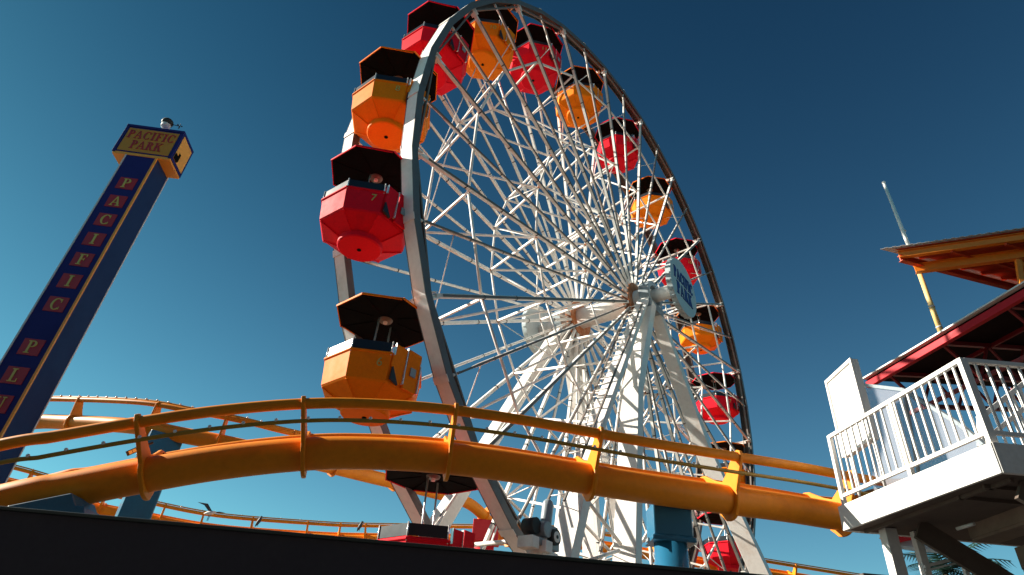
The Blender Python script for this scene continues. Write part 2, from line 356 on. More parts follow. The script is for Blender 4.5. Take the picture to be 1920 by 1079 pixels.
for sgn in (1, -1):
    mb = MB(); vs = 3.2 * sgn
    mb.smooth = False; disc(mb, C + N * vs, N, .001, 1.15, .10, 64)
    for i in range(48):
        a = 2 * PI * i / 48; d = Z * math.cos(a) + N.cross(Z) * math.sin(a); t_ = N.cross(d)
        if i % 2 == 0: mb.box(C + N * (vs - sgn * .02) + d * 1.16, d * .015, t_ * .045, N * .08)
    o = mb.build('hub_sign', 'sface', wheel)
    mb = MB(); mb.tube(C + N * (1.9 * sgn), C + N * (3.08 * sgn), .26, 20); mb.tube(C + N * (1.96 * sgn), C + N * (2.04 * sgn), .31, 20); mb.build('sign_stub', 'white', wheel)
    mb = MB(); dx = H * -sgn
    word(mb, 'PACIFIC', C + N * (vs + sgn * .101) + Z * .30, dx, Z, .50, N * sgn, .02, .30, .08, .66)
    word(mb, 'PARK', C + N * (vs + sgn * .101) - Z * .32, dx, Z, .54, N * sgn, .02, .30, .08, .74)
    mb.build('lettering', 'sblue', o)

# ------------------------------------------------------------------ wheel supports
sup = empty('wheel_support', (C.x, C.y, 0), 'white steel A-frame legs with ladders carrying the ferris wheel axle', 'wheel support')
def fr(u, v, z): return C + H * u + N * v + Z * (z - C.z)
def leg(pts, w0, w1, a=.55, b=.75):
    mb = MB()
    for (p, q, wa, wb) in pts:
        p = V(p); q = V(q); t = (q - p).normalized(); hh = H - t * H.dot(t); hh.normalize(); nn = N - t * N.dot(t); nn.normalize()
        c0 = [p + hh * (s1 * wa[0] / 2) + nn * (s2 * wa[1] / 2) for s1, s2 in ((-1, -1), (1, -1), (1, 1), (-1, 1))]
        c1 = [q + hh * (s1 * wb[0] / 2) + nn * (s2 * wb[1] / 2) for s1, s2 in ((-1, -1), (1, -1), (1, 1), (-1, 1))]
        mb.box8(c0 + c1)
    return mb.build('leg', 'white', sup, bevel=.012)
for s in (1, -1):
    leg([(fr(.35 * s, 1.90 * s, 14.9), fr(4.2 * s, 1.95 * s, 8.2), (.10, .46), (.16, .60)), (fr(4.25 * s, 1.97 * s, 8.22), fr(7.5 * s, 2.05 * s, 0), (.30, .62), (.34, .66))], 0, 0)
    if s > 0: leg([(fr(-.25, 1.95, 14.7), fr(-2.85, 2.38, 9.8), (.34, .42), (.38, .56)), (fr(-2.85, 2.38, 9.82), fr(-7.4, 4.6, 0), (.38, .58), (.46, .66))], 0, 0)
    else: leg([(fr(.25, -1.95, 14.7), fr(8.0, -3.4, 0), (.36, .42), (.46, .62))], 0, 0)
    leg([(fr(.25 * s, 2.02 * s, 14.5), fr(2.1 * s, 2.1 * s, 10.2), (.30, .40), (.34, .60)), (fr(2.1 * s, 2.1 * s, 10.25), fr(3.6 * s, 2.2 * s, 0), (.34, .62), (.36, .72))], 0, 0)
    mb = MB(); disc(mb, C + N * (1.95 * s), N, .425, .62, .2, 28); mb.box(C + N * (1.95 * s) - Z * .55, H * .55, N * .26, Z * .16)
    mb.build('axle_bearing', 'mach', sup, bevel=.01)
    # ladder beside the leg
    p0, p1 = fr(1.2 * s, 1.98 * s, 13.8), fr(6.05 * s, 2.05 * s, 5.6)
    t = (p1 - p0).normalized(); side = H - t * H.dot(t); side.normalize(); off = side * (.16 * s) + N * (.02 * s)
    w_ = N * .24
    mb = MB()
    for q in (-1, 1): mb.slot(0).bar(p0 + off + w_ * q, p1 + off + w_ * q, .05, .05)
    L = (p1 - p0).length; k = 0
    while k * .3 < L: mb.slot(1).tube(p0 + off + t * (k * .3) - w_, p0 + off + t * (k * .3) + w_, .015, 5); k += 1
    mb.slot(1)
    for q in range(6): c = p0 + t * (L * (q + .5) / 6) - side * (.3 * s); mb.bar(c, c + off + side * (.3 * s), .04, .04)
    mb.build('ladder', ['strip', 'white'], sup)
for z, ww in ((5.2, 0), (2.2, 0)):
    for s in (1, -1):
        f = (14.7 - z) / 14.7
        MB().tube(fr(s * 7.8 * f, 2.15, z), fr(s * 7.8 * f, -2.5, z), .06, 8).build('horizontal_brace', 'white', sup)
        MB().tube(fr(3.3 * s, 2.15 * s, z), fr(7.8 * f * s, 2.15 * s, z - .6), .05, 8).build('horizontal_brace', 'white', sup)
MB().tube(fr(3.1, 2.1, 5.4), fr(5.6, 2.1, 6.4), .05, 8).build('diagonal_brace', 'white', sup)
MB().tube(fr(3.1, 2.1, 3.0), fr(4.6, 1.6, 6.0), .045, 8).build('diagonal_brace', 'white', sup)
# drive unit under the front rim
def atd(px, py, D):      # a point at forward distance D on the sight line of photo pixel px, py
    d = fw * 1.0 + rt * ((px - 960) / 1161.4) - up * ((py - 539.5) / 1161.4); return EYE + d * D
c = fr(6.72, 2.15, 4.88)
drv = empty('drive_motor', (c.x, c.y, 0), 'grey friction drive motor with round white wheel disc at the foot of the ladder leg', 'motor')
KM = .62
mb = MB(); mb.box(c, H * .38 * KM, N * .22, Z * .20 * KM); mb.tube(c + Z * .1 - H * .05, c + Z * .62 - H * .12, .13, 14); mb.ball(c + Z * .62 - H * .12, .13, 6); mb.box(c - Z * .28 + H * .06, H * .4, N * .2, Z * .08)
mb.tube(c - N * .1 + H * .18, c + N * .24 + H * .18, .17, 16); mb.build('motor_housing', 'mach', drv, bevel=.015)
mb = MB(); q = c - H * .10 - Z * .10
mb.slot(1).tube(q + N * .14, q + N * .28, .17, 20); mb.slot(0).tube(q + N * .275, q + N * .295, .115, 20); mb.slot(1).tube(q + N * .29, q + N * .305, .04, 12); mb.build('wheel_disc', ['white', 'black'], drv)
mb = MB(); q = c + H * .48 + Z * .02
mb.slot(0).tube(q - N * .15, q + N * .15, .17, 18); mb.build('rubber_tyre', 'black', drv)
mb = MB(); mb.box(c + H * .55 - Z * .33, H * .13, N * .2, Z * .12); mb.box(c + H * .2 - Z * .36 + N * .2, H * .13, N * .1, Z * .12); mb.box(c - Z * 2.6, H * .3, N * .2, Z * 2.2); mb.build('mount', 'white', drv, bevel=.015)

# ------------------------------------------------------------------ gondolas
def text_mesh(name, s, size, m, parent, loc, rot):
    cu = bpy.data.curves.new(name, 'FONT'); cu.body = s; cu.size = size; cu.align_x = 'CENTER'; cu.align_y = 'CENTER'; cu.extrude = .004
    o = bpy.data.objects.new('tmp', cu); COL.objects.link(o)
    bpy.context.view_layer.update()
    me = bpy.data.meshes.new_from_object(o.evaluated_get(bpy.context.evaluated_depsgraph_get())); bpy.data.objects.remove(o)
    me.materials.clear(); me.materials.append(M[m]); ob = bpy.data.objects.new(name, me); COL.objects.link(ob)
    ob.parent = parent; ob.location = loc; ob.rotation_euler = rot
    return ob
def make_gondola(col):
    r = empty('gondola', (0, 0, 0), 'x', 'gondola')
    O8 = R(22.5)
    c = MB()   # octagonal canopy: shallow pyramid, thin plate
    c.slot(0).lathe([(.12, -.05), (1.18, -.235), (1.18, -.255)], 8, O8, cap0=True, cap1=False)
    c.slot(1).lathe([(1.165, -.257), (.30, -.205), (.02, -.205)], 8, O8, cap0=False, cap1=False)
    for j in range(8):
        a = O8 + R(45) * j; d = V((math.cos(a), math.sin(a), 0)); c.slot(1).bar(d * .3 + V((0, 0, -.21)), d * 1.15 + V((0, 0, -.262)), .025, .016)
    c.build('canopy', [col, 'canopy'], r, local=True)
    e = MB()
    for j in range(8):
        a0 = O8 + R(45) * j; a1 = a0 + R(45); p = V((math.cos(a0) * 1.18, math.sin(a0) * 1.18, -.25)); q = V((math.cos(a1) * 1.13, math.sin(a1) * 1.18, -.25)); e.bar(p, q, .022, .045)
    e.build('canopy_edge', col, r, local=True)
    l = MB(); l.lathe([(.02, -.25), (.15, -.245), (.17, -.20)], 20, smooth=True, cap0=True, cap1=False); l.build('lamp_disc', 'lamp', r, local=True)
    h = MB(); h.tube((-1.16, 0, 0), (1.16, 0, 0), .055, 12); h.tube((0, 0, .02), (0, 0, -.3), .05, 10)
    for s in (1, -1):
        h.prism([(s * 1.16, -.05, -.07), (s * 1.16, -.05, .07), (s * .80, -.05, .03), (s * .70, -.05, -.16)], (0, .10, 0))
    h.build('axle_hanger', 'white', r, local=True)
    p = MB(); pass
    for a in (100, 280):
        d = V((math.cos(R(a)), math.sin(R(a)), 0)); p.tube(d * .22 + V((0, 0, -.27)), d * .22 + V((0, 0, -2.1)), .022, 8)
    p.build('pole', 'chrome', r, local=True)
    # tub
    b = MB()
    b.lathe([(1.02, -1.47), (1.085, -1.50), (1.085, -1.535), (1.055, -1.545), (1.00, -2.08), (.965, -2.12), (.52, -2.33), (.50, -2.34)], 8, O8, cap0=False, cap1=False)
    b.lathe([(1.02, -1.47), (.99, -1.52), (.95, -2.02), (.2, -2.06), (.01, -2.06)], 8, O8, cap0=False, cap1=False)
    b.lathe([(.50, -2.335), (.50, -2.46), (.47, -2.49), (.02, -2.50)], 28, 0, cap0=False, cap1=True)
    for j in range(8):
        a = O8 + R(45) * j; d = V((math.cos(a), math.sin(a), 0)); b.bar(d * .97 + V((0, 0, -2.125)), d * .52 + V((0, 0, -2.345)), .035, .03)
    tub = b.build('tub', col, r, local=True, bevel=.006)
    k = MB(); k.lathe([(.05, -2.515), (.045, -2.498)], 10)
    k.build('drain_plug', 'canopy', tub, local=True)
    g2 = MB()
    for j in range(8):
        if j == 7: continue
        a0 = O8 + R(45) * j; a1 = a0 + R(45)
        p0 = V((math.cos(a0), math.sin(a0), 0)) * 1.03; p1 = V((math.cos(a1), math.sin(a1), 0)) * 1.03
        g2.bar(p0 + V((0, 0, -1.37)), p1 + V((0, 0, -1.37)), .02, .2)
    g2.build('guard_panel', 'guard', r, local=True)
    for j in range(8):
        a0 = O8 + R(45) * j; d = V((math.cos(a0), math.sin(a0), 0)) * 1.045; MB().tube(d + V((0, 0, -1.56)), d + V((0, 0, -1.25)), .017, 6).build('guard_post', 'chrome', r, local=True)
    # door on the side that faces the front rim, with a triangular gap beside its foot
    d = MB(); x = .995
    d.prism([(x, -.36, -1.30), (x, -.05, -1.30), (x - .035, -.05, -2.02), (x - .035, -.13, -2.10), (x - .02, -.36, -1.75)], (.05, 0, 0))
    d.prism([(x, .0, -1.26), (x, .34, -1.26), (x - .035, .34, -2.10), (x - .035, .0, -2.10)], (.055, 0, 0))
    door = d.build('door', col, r, local=True, bevel=.005)
    d = MB()
    for yy, z0, z1 in ((-.365, -1.30, -1.55), (-.045, -1.27, -2.05), (.355, -1.5, -2.1)):
        d.box((x + .035, yy, (z0 + z1) / 2), (.03, 0, 0), (0, .010, 0), (0, 0, (z0 - z1) / 2))
    d.build('door_strip', 'chrome', door, local=True)
    d = MB(); d.box((x + .065, .16, -1.72), (.012, 0, 0), (0, .07, 0), (0, 0, .09)); d.build('latch_plate', 'mach', door, local=True)
    d = MB(); d.prism([(x - .02, -.34, -2.05), (x - .02, -.14, -2.11), (x - .005, -.34, -1.79)], (.05, 0, 0)); d.build('door_gap', 'guard', r, local=True)
    for o in [o for o in list(COL.objects) if o.parent == r or (o.parent and o.parent.parent == r)]:
        if o.name.split('.')[0] in ('tub', 'drain_plug', 'guard_panel', 'guard_post', 'door', 'door_strip', 'latch_plate', 'door_gap'):
            for v in o.data.vertices: v.co.x *= 1.05; v.co.y *= 1.05; v.co.z = v.co.z * 1.0 - .01
    return r
protos = {c: make_gondola(c) for c in ('yellow', 'red')}
used = set()
glab = {-4: 'half hidden red gondola numbered 5, lowest on the left behind the black fence',
 -3: 'orange yellow gondola numbered 6 at the lower left, just above the coaster rail',
 -2: 'red gondola numbered 7 on the far left of the wheel under a dark octagonal canopy',
 -1: 'orange yellow gondola numbered 8, upper left, partly hidden by the near rim',
 0: 'red gondola numbered 9 crossed by the white near rim at the upper left',
 1: 'orange yellow gondola numbered 10 at the very top of the wheel',
 2: 'red gondola numbered 11 just right of the wheel top',
 3: 'orange yellow gondola numbered 12 high on the right, above the red one beside the sky',
 4: 'red gondola numbered 13 high on the right between two yellow gondolas',
 5: 'orange yellow gondola numbered 14 on the right, above the hub sign',
 6: 'red gondola numbered 15 partly hidden behind the round hub sign',
 7: 'orange yellow gondola numbered 16 on the right, just below the round hub sign',
 8: 'red gondola numbered 17, lowest whole one on the right side of the wheel',
 9: 'orange yellow gondola numbered 18 on the right, cut by the coaster track',
 10: 'red gondola low on the right seen between the white support legs'}
RZ = math.atan2(N.y, N.x)
def GZ(k): return {-4: -.05, -3: -.03, -1: .05, 0: .07, 1: .06}.get(k, 0)
for k in range(-4, 11):
    col = 'red' if k % 2 == 0 else 'yellow'; p = protos[col]
    r = p if col not in used else copy_tree(p); used.add(col)
    c = wp(k, RW, 0) + Z * GZ(k); r.location = c; r.rotation_euler = (R(random.uniform(-2, 2)), R(random.uniform(-1.5, 1.5)), RZ + R(random.uniform(-3, 3)))
    r.scale = (1, 1, {-4: 1.22, -3: 1.07}.get(k, 1))
    tag(r, glab[k], 'gondola', 'gondolas hanging between the rims of the ferris wheel')
for r in [o for o in list(COL.objects) if o.name.split('.')[0] == 'gondola']:
    k = None
    for kk in range(-4, 11):
        if (wp(kk, RW, 0) + Z * GZ(kk) - r.location).length < .01: k = kk
    # numbers sit on the octagon side next to the door
    a = R(-45); d = V((math.cos(a), math.sin(a), 0))
    text_mesh('number', str(k + 9), .26, 'tlet', r, d * 1.035 + V((0, 0, -1.75)) + V((-math.sin(a), math.cos(a), 0)) * .22, (R(90 + 5), 0, a + R(90)))

# ------------------------------------------------------------------ roller coaster tracks
def crom(pts, n=8):
    P = [2 * pts[0] - pts[1]] + list(pts) + [2 * pts[-1] - pts[-2]]; out = []
    for i in range(1, len(P) - 2):
        for j in range(n):
            t = j / n; a, b, c, d = P[i - 1], P[i], P[i + 1], P[i + 2]
            out.append(.5 * ((2 * b) + (-a + c) * t + (2 * a - 5 * b + 4 * c - d) * t * t + (-a + 3 * b - 3 * c + d) * t ** 3))
    out.append(P[-2]); return out
def track(pts, bank, ties, label, rs=.2, rr=.068, g=.45, hr=.44, conduit=(.50, .175), bulbs=None, cside=1, fins=True, ncirc=32, tiew=.05, root=None, bulb_r=.022):
    pts = [V(p) for p in pts]; nb = len(bank)
    path = crom(pts); n = len(path)
    frames = []
    for i in range(n):
        t = (path[min(i + 1, n - 1)] - path[max(i - 1, 0)]).normalized()
        side = V((t.y, -t.x, 0)).normalized(); u = side.cross(t)
        f = i / (n - 1) * (nb - 1); j = min(int(f), nb - 2); b = bank[j] + (bank[j + 1] - bank[j]) * (f - j)
        frames.append((path[i], t, side * math.cos(b) + u * math.sin(b), u * math.cos(b) - side * math.sin(b)))
    r = empty('coaster_track', (path[n // 2].x, path[n // 2].y, 0), label, 'roller coaster track', 'orange roller coaster tracks')
    MB().sweep([f[0] for f in frames], rs, ncirc).build('spine_tube', 'track', r)
    for s in (1, -1): MB().sweep([f[0] + f[2] * (s * g) + f[3] * hr for f in frames], rr, 14).build('rail', 'track', r)
    cpath = [f[0] + f[2] * (conduit[0] * cside) + f[3] * conduit[1] for f in frames]
    MB().sweep(cpath, .026, 8).build('conduit', 'pipe', r)
    def at(px):   # nearest frame to fractional index
        i = max(0, min(n - 1.001, px)); j = int(i); f = i - j; a, b = frames[j], frames[j + 1]
        return tuple(a[q].lerp(b[q], f) for q in range(4))
    out = []
    for q in ties:
        P0, t, sd_, u = at(q); mb = MB()
        def X(a, b): return P0 + sd_ * a + u * b - t * (tiew / 2)
        R0 = rs + .055
        pol = [(g + .085, hr - .03), (g + .085, hr + .06), (g + .02, hr + .10), (g - .09, hr + .07), (g - .15, hr + .02), (.13, rs + .13), (0, rs + .06), (-.13, rs + .13), (-g + .15, hr + .02), (-g + .09, hr + .07), (-g - .02, hr + .10), (-g - .085, hr + .06), (-g - .085, hr - .03)]
        low = [(R0 * math.cos(a), R0 * math.sin(a) - (.035 if math.sin(a) < -.8 else 0)) for a in [PI + R(-5) + R(190) * i / 14 for i in range(15)]]
        mb.prism([X(a, b) for a, b in (pol + low)[::-1]], t * tiew)
        out.append(mb.build('tie_plate', 'track', r, bevel=.01))
    if bulbs:
        first = None; d = 0; acc = 0; cnt = 0
        for i in range(1, len(cpath)):
            seg = (cpath[i] - cpath[i - 1]).length
            while acc + seg >= d and bulbs[0] <= i <= bulbs[1] and cnt < 60:
                f = (d - acc) / seg; c = cpath[i - 1].lerp(cpath[i], max(0, f)) + frames[i][2] * (cside * .02) + frames[i][3] * .022
                if first is None: first = MB().ball(c - r.location, bulb_r, 6).build('light_bulb', 'bulb', r, local=True); c0 = c
                else: inst(first, r, c - c0)
                d += bulbs[2]; cnt += 1
            acc += seg
            while d < acc: d += bulbs[2]
    return r, frames, at
near = [(-9.5, 7.25, 1.2), (-7.4, 7.22, 2.25), (-5.357, 7.246, 3.077), (-4.806, 7.289, 3.262), (-4.092, 7.355, 3.51), (-3.336, 7.439, 3.756), (-2.525, 7.544, 3.969), (-1.835, 7.647, 4.097), (-0.92, 7.801, 4.194), (0.045, 7.986, 4.23), (1.057, 8.205, 4.232), (1.905, 8.407, 4.236), (3.028, 8.703, 4.271), (4.247, 9.059, 4.33), (5.4, 9.45, 4.38), (6.3, 9.95, 4.55), (7.3, 10.7, 4.98), (8.6, 11.9, 5.4)]
tr1, F1, at1 = track(near, [.16, .15, .15, .14, .13], [], 'x', bulbs=None)
def nearest(F, p): p = V(p); return min(range(len(F)), key=lambda i: (F[i][0] - p).length)
for o in [o for o in list(COL.objects) if o.parent == tr1] + [tr1]: bpy.data.objects.remove(o)
ti = []
for p in [(-4.02, 7.363, 3.535), (-2.361, 7.568, 4.004), (-.623, 7.856, 4.21), (1.263, 8.252, 4.232), (3.317, 8.784, 4.287), (-5.7, 7.24, 2.95), (5.2, 9.38, 4.36)]:
    i = nearest(F1, p); best = min([i + d / 10 for d in range(-10, 11)], key=lambda q: (at1(q)[0] - V(p)).length); ti.append(best)
tr1, F1, at1 = track(near, [.16, .15, .15, .14, .13], ti, 'thick orange coaster track arching across the foreground in front of the ferris wheel', bulbs=(nearest(F1, (-5.4, 7.2, 3)), nearest(F1, (3, 8.7, 4.2)), .36))
back = [(-19.5, 20.0, 7.3), (-15.58, 18.52, 7.44), (-13.39, 17.58, 7.4), (-12.42, 17.24, 7.37), (-9.71, 16.22, 7.09), (-8.17, 15.9, 6.86), (-6.9, 15.95, 6.75), (-5.9, 16.5, 6.76), (-4.96, 17.53, 6.94), (-3.72, 19.18, 7.18), (-2.27, 21.36, 7.53), (-0.84, 23.08, 7.67), (0.22, 24.59, 7.23), (1.34, 25.77, 6.74), (3.0, 27.2, 6.0)]
tr2, F2, at2 = track(back, [.5, .5, .5, .45, .35, .2, .1], [26, 34.5, 46, 58, 66, 75, 84, 92, 100], 'orange coaster track curving from the upper left down behind the ferris wheel', bulbs=(8, 52, .37), conduit=(.45, .56), bulb_r=.03)
far = [(-26, 24.5, 7.8), (-21.17, 24.7, 7.55), (-18.67, 25.05, 7.36), (-16.03, 25.96, 7.0), (-14.2, 26.67, 6.92), (-11.56, 27.9, 6.9), (-7.52, 28.88, 7.15), (-5.27, 29.34, 7.37), (-0.42, 29.61, 7.80), (2.0, 29.77, 8.05), (4.48, 30.01, 8.10), (7.26, 30.32, 8.0), (10.11, 30.74, 7.9), (13.4, 30.92, 7.7), (18, 31, 7.4)]
tr3, F3, at3 = track(far, [.35, .3, .2, .15, .15], [5 + 4.2 * i for i in range(25)], 'distant low orange coaster track running level behind everything', conduit=(.45, .56), bulbs=(15, 50, .8), tiew=.08)

def column(pt, rad_, col, label, top, cap=(.5, .35), capname='cap', square=False, bevel=.02, ang=0):
    x, y = pt; r = empty('support_column', (x, y, 0), label, 'column', 'columns carrying the coaster tracks')
    if square: MB().box((x, y, (top - .4) / 2), V((math.cos(ang), math.sin(ang), 0)) * rad_, V((-math.sin(ang), math.cos(ang), 0)) * rad_ * .8, (0, 0, (top - .4) / 2)).build('shaft', col, r, bevel=.03)
    else: MB().lathe([(rad_, 0), (rad_, top - .4)], 32, c=(x, y, 0), smooth=True).build('shaft', col, r)
    mb = MB(); w, hh = cap; ca, sa = math.cos(ang), math.sin(ang); ax = V((ca, sa, 0)); ay = V((-sa, ca, 0))
    for z0, z1, k in ((top - hh, top, 1.0), (top - hh - .07, top - hh, 1.12)):
        mb.box((x, y, (z0 + z1) / 2), ax * w * k, ay * w * .8 * k, (0, 0, (z1 - z0) / 2))
    mb.build(capname, col, r, bevel=bevel)
    mb = MB(); mb.box((x, y, top - hh - .035) , ax * w * 1.2, ay * w * .25, (0, 0, .02))
    mb.build('flange_bolt', 'mach', r)
    return r
c1 = at1(nearest(F1, (2.35, 8.5, 4.25)))[0]
q = atd(1253, 960, 8.75)
column((q.x, q.y), .225, 'blue', 'bright blue round column under the foreground coaster track, right of the tall white leg', c1.z - .12, (.27, .42))
def ony(px, py, Y): d = (fw + rt * ((px - 960) / 1161.4) - up * ((py - 539.5) / 1161.4)); return EYE + d * (Y / d.y)
q = ony(80, 945, 7.22)
sd_c = empty('track_saddle', (q.x, 7.22, 0), 'blue steel saddle and post gripping the foreground track at the lower left corner', 'saddle')
MB().prism([ony(x, y, 6.97) for x, y in ((14, 948), (134, 924), (141, 948), (157, 949), (157, 990), (0, 985))], (0, .5, 0)).build('saddle_box', 'blue', sd_c, bevel=.012)
zb = ony(80, 985, 7.22).z - .0
MB().lathe([(.24, 0), (.24, zb)], 28, c=(q.x, 7.22, 0), smooth=True).build('post', 'blue', sd_c)
q = atd(300, 845, 16.0)
column((q.x, q.y), .36, 'blue', 'dark blue column behind the foreground track on the left, holding the rear track', at2(nearest(F2, q))[0].z - .1, (.40, .55), square=True, ang=R(35))
q = at2(nearest(F2, (-.2, 24.0, 7.5)))[0]
column((q.x, q.y), .36, 'colred', 'bright red column holding the rear track behind the wheel foot', q.z - .1, (.48, .7))
# floodlight on the coaster tie
q = atd(250, 846, 7.45)
fl = empty('floodlight', tuple(q), 'small black twin floodlight clamped beside the foreground track on the left', 'floodlight')
mb = MB(); d = (EYE - q).normalized(); a = (d.cross(Z)).normalized() * -1; b = a.cross(d)
a2 = (a * .75 - b * .66).normalized(); b2 = d.cross(a2)
mb.slot(0).box(q, a2 * .075, b2 * .03, d * .04); mb.slot(1).box(q - a2 * .03 + d * .041, a2 * .018, b2 * .02, d * .004); mb.box(q + a2 * .012 + d * .041, a2 * .018, b2 * .02, d * .004)
mb.build('lamp_body', ['black', 'galv'], fl); mb = MB(); mb.bar(q + a2 * .05, q + a2 * .22, .02, .02); mb.build('bracket', 'black', fl)

# ------------------------------------------------------------------ drop tower with vertical sign
A0 = V((-12.59, 13.958, 0)); DX = V((.99807, .06196, 0)).normalized(); DY = V((-DX.y, DX.x, 0)); FN = -DY
tw = empty('drop_tower', tuple(A0 + DX * .9 + DY * .45), 'tall blue tower sign with a yellow block head reading PACIFIC PARK', 'tower')
def T(x, y, z): return A0 + DX * x + DY * y + Z * z
def tb(mb, x0, x1, y0, y1, z0, z1): mb.box(T((x0 + x1) / 2, (y0 + y1) / 2, (z0 + z1) / 2), DX * ((x1 - x0) / 2), DY * ((y1 - y0) / 2), Z * ((z1 - z0) / 2))
mb = MB(); tb(mb.slot(0), .45, 1.38, .03, .92, 0, 14.8); tb(mb.slot(1), 1.381, 1.386, .06, .90, 0, 14.79)
mb.build('shaft', ['tblue', 'tblue2'], tw)
mb = MB()
tb(mb.slot(0), .43, .47, .012, .05, 0, 14.79); tb(mb.slot(1), 1.335, 1.392, .0, .05, 0, 14.79); tb(mb.slot(0), 1.36, 1.40, .885, .93, 0, 14.79); tb(mb.slot(0), .43, .46, .885, .93, 0, 14.79)
mb.build('corner_trim', ['galv', 'tor'], tw)
for ch, z in zip('PACIFIC', (13.63, 12.92, 12.22, 11.51, 10.80, 10.09, 9.36)):
    mb = MB(); tb(mb, .68, 1.18, .015, .03, z - .22, z + .22); o = mb.build('letter_square', 'tred', tw)
    mb = MB(); word(mb, ch, T(.93, .014, z), DX, Z, .34, FN); mb.build('letter', 'tlet', o)
for ch, z in zip('PLUNGE', (8.10, 7.33, 6.60, 5.88, 5.16, 4.44)):
    mb = MB(); tb(mb, .68, 1.18, .015, .03, z - .22, z + .22); o = mb.build('letter_square', 'tred', tw)
    mb = MB(); word(mb, ch, T(.93, .014, z), DX, Z, .34, FN); mb.build('letter', 'tlet', o)
mb = MB()
tb(mb.slot(0), .04, 1.74, 0, .84, 14.86, 15.98)
tb(mb.slot(0), .0, 1.78, -.03, .88, 15.93, 16.02); tb(mb.slot(0), .0, .10, -.02, .87, 14.82, 15.93); tb(mb.slot(0), 1.68, 1.78, -.02, .87, 14.82, 15.93)
tb(mb.slot(1), .02, 1.76, .01, .86, 14.76, 14.86)
hd = mb.build('sign_head', ['tblue', 'tor'], tw, bevel=.01)
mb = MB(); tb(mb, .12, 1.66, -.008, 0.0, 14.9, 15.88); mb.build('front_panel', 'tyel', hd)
mb = MB(); tb(mb, 1.781, 1.79, .07, .78, 14.93, 15.88); mb.build('side_panel', 'tyel2', hd)  # paler yellow paints in the sunlit look of this side
mb = MB(); tb(mb, 1.79, 1.80, .07, .30, 14.93, 15.16); tb(mb, 1.79, 1.802, .24, .35, 15.0, 15.30); mb.build('side_dark_patch', 'canopy', hd)  # black patches at the lower front corner of the head side
mb = MB(); word(mb, 'PACIFIC', T(.89, -.009, 15.62), DX, Z, .34, FN, .01, .2, .10, .82); word(mb, 'PARK', T(.89, -.009, 15.19), DX, Z, .34, FN, .01, .2, .10, .82)
mb.build('lettering', 'tred', hd)
c = T(.93, .25, 16.02)
cm = empty('weather_camera', tuple(c), 'small round dome camera and wind gauge on top of the tower head', 'camera')
mb = MB(); mb.tube(c, c + Z * .38, .035, 8); mb.build('mast', 'galv', cm)
mb = MB(); mb.slot(0).ball(c + Z * .54, .17, 8, (1.1, 1.1, .9)); mb.slot(1).lathe([(.14, .46), (.14, .34), (.07, .28)], 12, c=tuple(c)); mb.build('dome', ['black', 'galv'], cm)
mb = MB(); mb.tube(c + Z * .5 + DX * .1, c + Z * .46 + DX * .42, .012, 6)
for a in range(3): mb.ball(c + Z * .46 + DX * .42 + V((math.cos(a * 2.1), math.sin(a * 2.1), 0)) * .07, .025, 4); mb.tube(c + Z * .46 + DX * .42, c + Z * .46 + DX * .42 + V((math.cos(a * 2.1), math.sin(a * 2.1), 0)) * .07, .008, 4)
mb.tube(c + Z * .34 + DX * .42, c + Z * .56 + DX * .42, .012, 6); mb.build('wind_gauge', 'black', cm)

# ------------------------------------------------------------------ unseen building added behind the viewer to cut sky fill
ab = empty('sky_block_building', (0, -9, 0), 'long dark brown building added unseen behind the viewer to block sky light', 'building')
mb = MB(); mb.aabb(-34, 34, -16, -5.5, 0, 11.5); mb.build('wall', 'bwall', ab)
mb = MB(); mb.aabb(-34.6, 34.6, -16.6, -4.6, 11.52, 11.9); mb.build('roof', 'bwall', ab)
w0 = None
for i in range(12):
    x = -30 + i * 5.4
    if w0 is None: w0 = MB().aabb(x, x + 3.2, -5.498, -5.44, 3.2, 6.4).build('window', 'bglass', ab); x00 = x
    else: inst(w0, ab, V((x - x00, 0, 0)))
# ------------------------------------------------------------------ black foreground fence
fb = empty('black_fence', (0, 3, 0), 'plain black board fence filling the bottom edge of the view', 'fence')
mb = MB(); mb.aabb(-9, 9, 3.0, 3.06, 0, 2.175); mb.build('board_panel', 'wall', fb)
mb = MB(); mb.aabb(-9, 9, 2.985, 3.075, 2.176, 2.192); mb.build('cap_rail', 'wallcap', fb, bevel=.004)
mb = MB()
for i in range(22): x = -8.8 + i * .81 + random.uniform(-.1, .1); mb.lathe([(.012, 2.190), (.012, 2.197), (.004, 2.200)], 8, c=(x, 3.03, 0))
mb.build('fixing_screws', 'wallcap', fb)['kind'] = 'stuff'

# ------------------------------------------------------------------ balcony on the right
DZ = 4.15; X0 = 4.78; Y0, Y1 = 5.74, 8.19; X1 = 9.0
sk = .11   # the long side leans slightly in plan
def BX(y): return X0 + .14 - .14 * (y - Y0) / (Y1 - Y0) - .14
bal = empty('balcony', (6.4, 7, 0), 'white raised balcony with vertical bar railings on the right, stairs below', 'balcony')
LD = V((-.29, 2.45, 0)).normalized(); P0 = V((4.90, Y0, 0)); LN = (V((4.61, 8.19, 0)) - P0).length
mb = MB(); n_ = V((-LD.y, LD.x, 0))
a, b = P0, P0 + LD * LN
mb.prism([a + Z * (DZ - .30), V((X1, Y0, DZ - .30)), V((X1, 8.19, DZ - .30)), b + Z * (DZ - .30)], Z * .28); mb.build('deck_floor', 'soff', bal)
mb = MB(); mb.box((a + b) / 2 + n_ * .02 + Z * (DZ - .155), LD * (LN / 2 + .03), n_ * .02, Z * .155); mb.box(V(((a.x + X1) / 2, Y0 - .02, DZ - .155)), V(((X1 - a.x) / 2 + .02, 0, 0)), V((0, .02, 0)), Z * .1552)
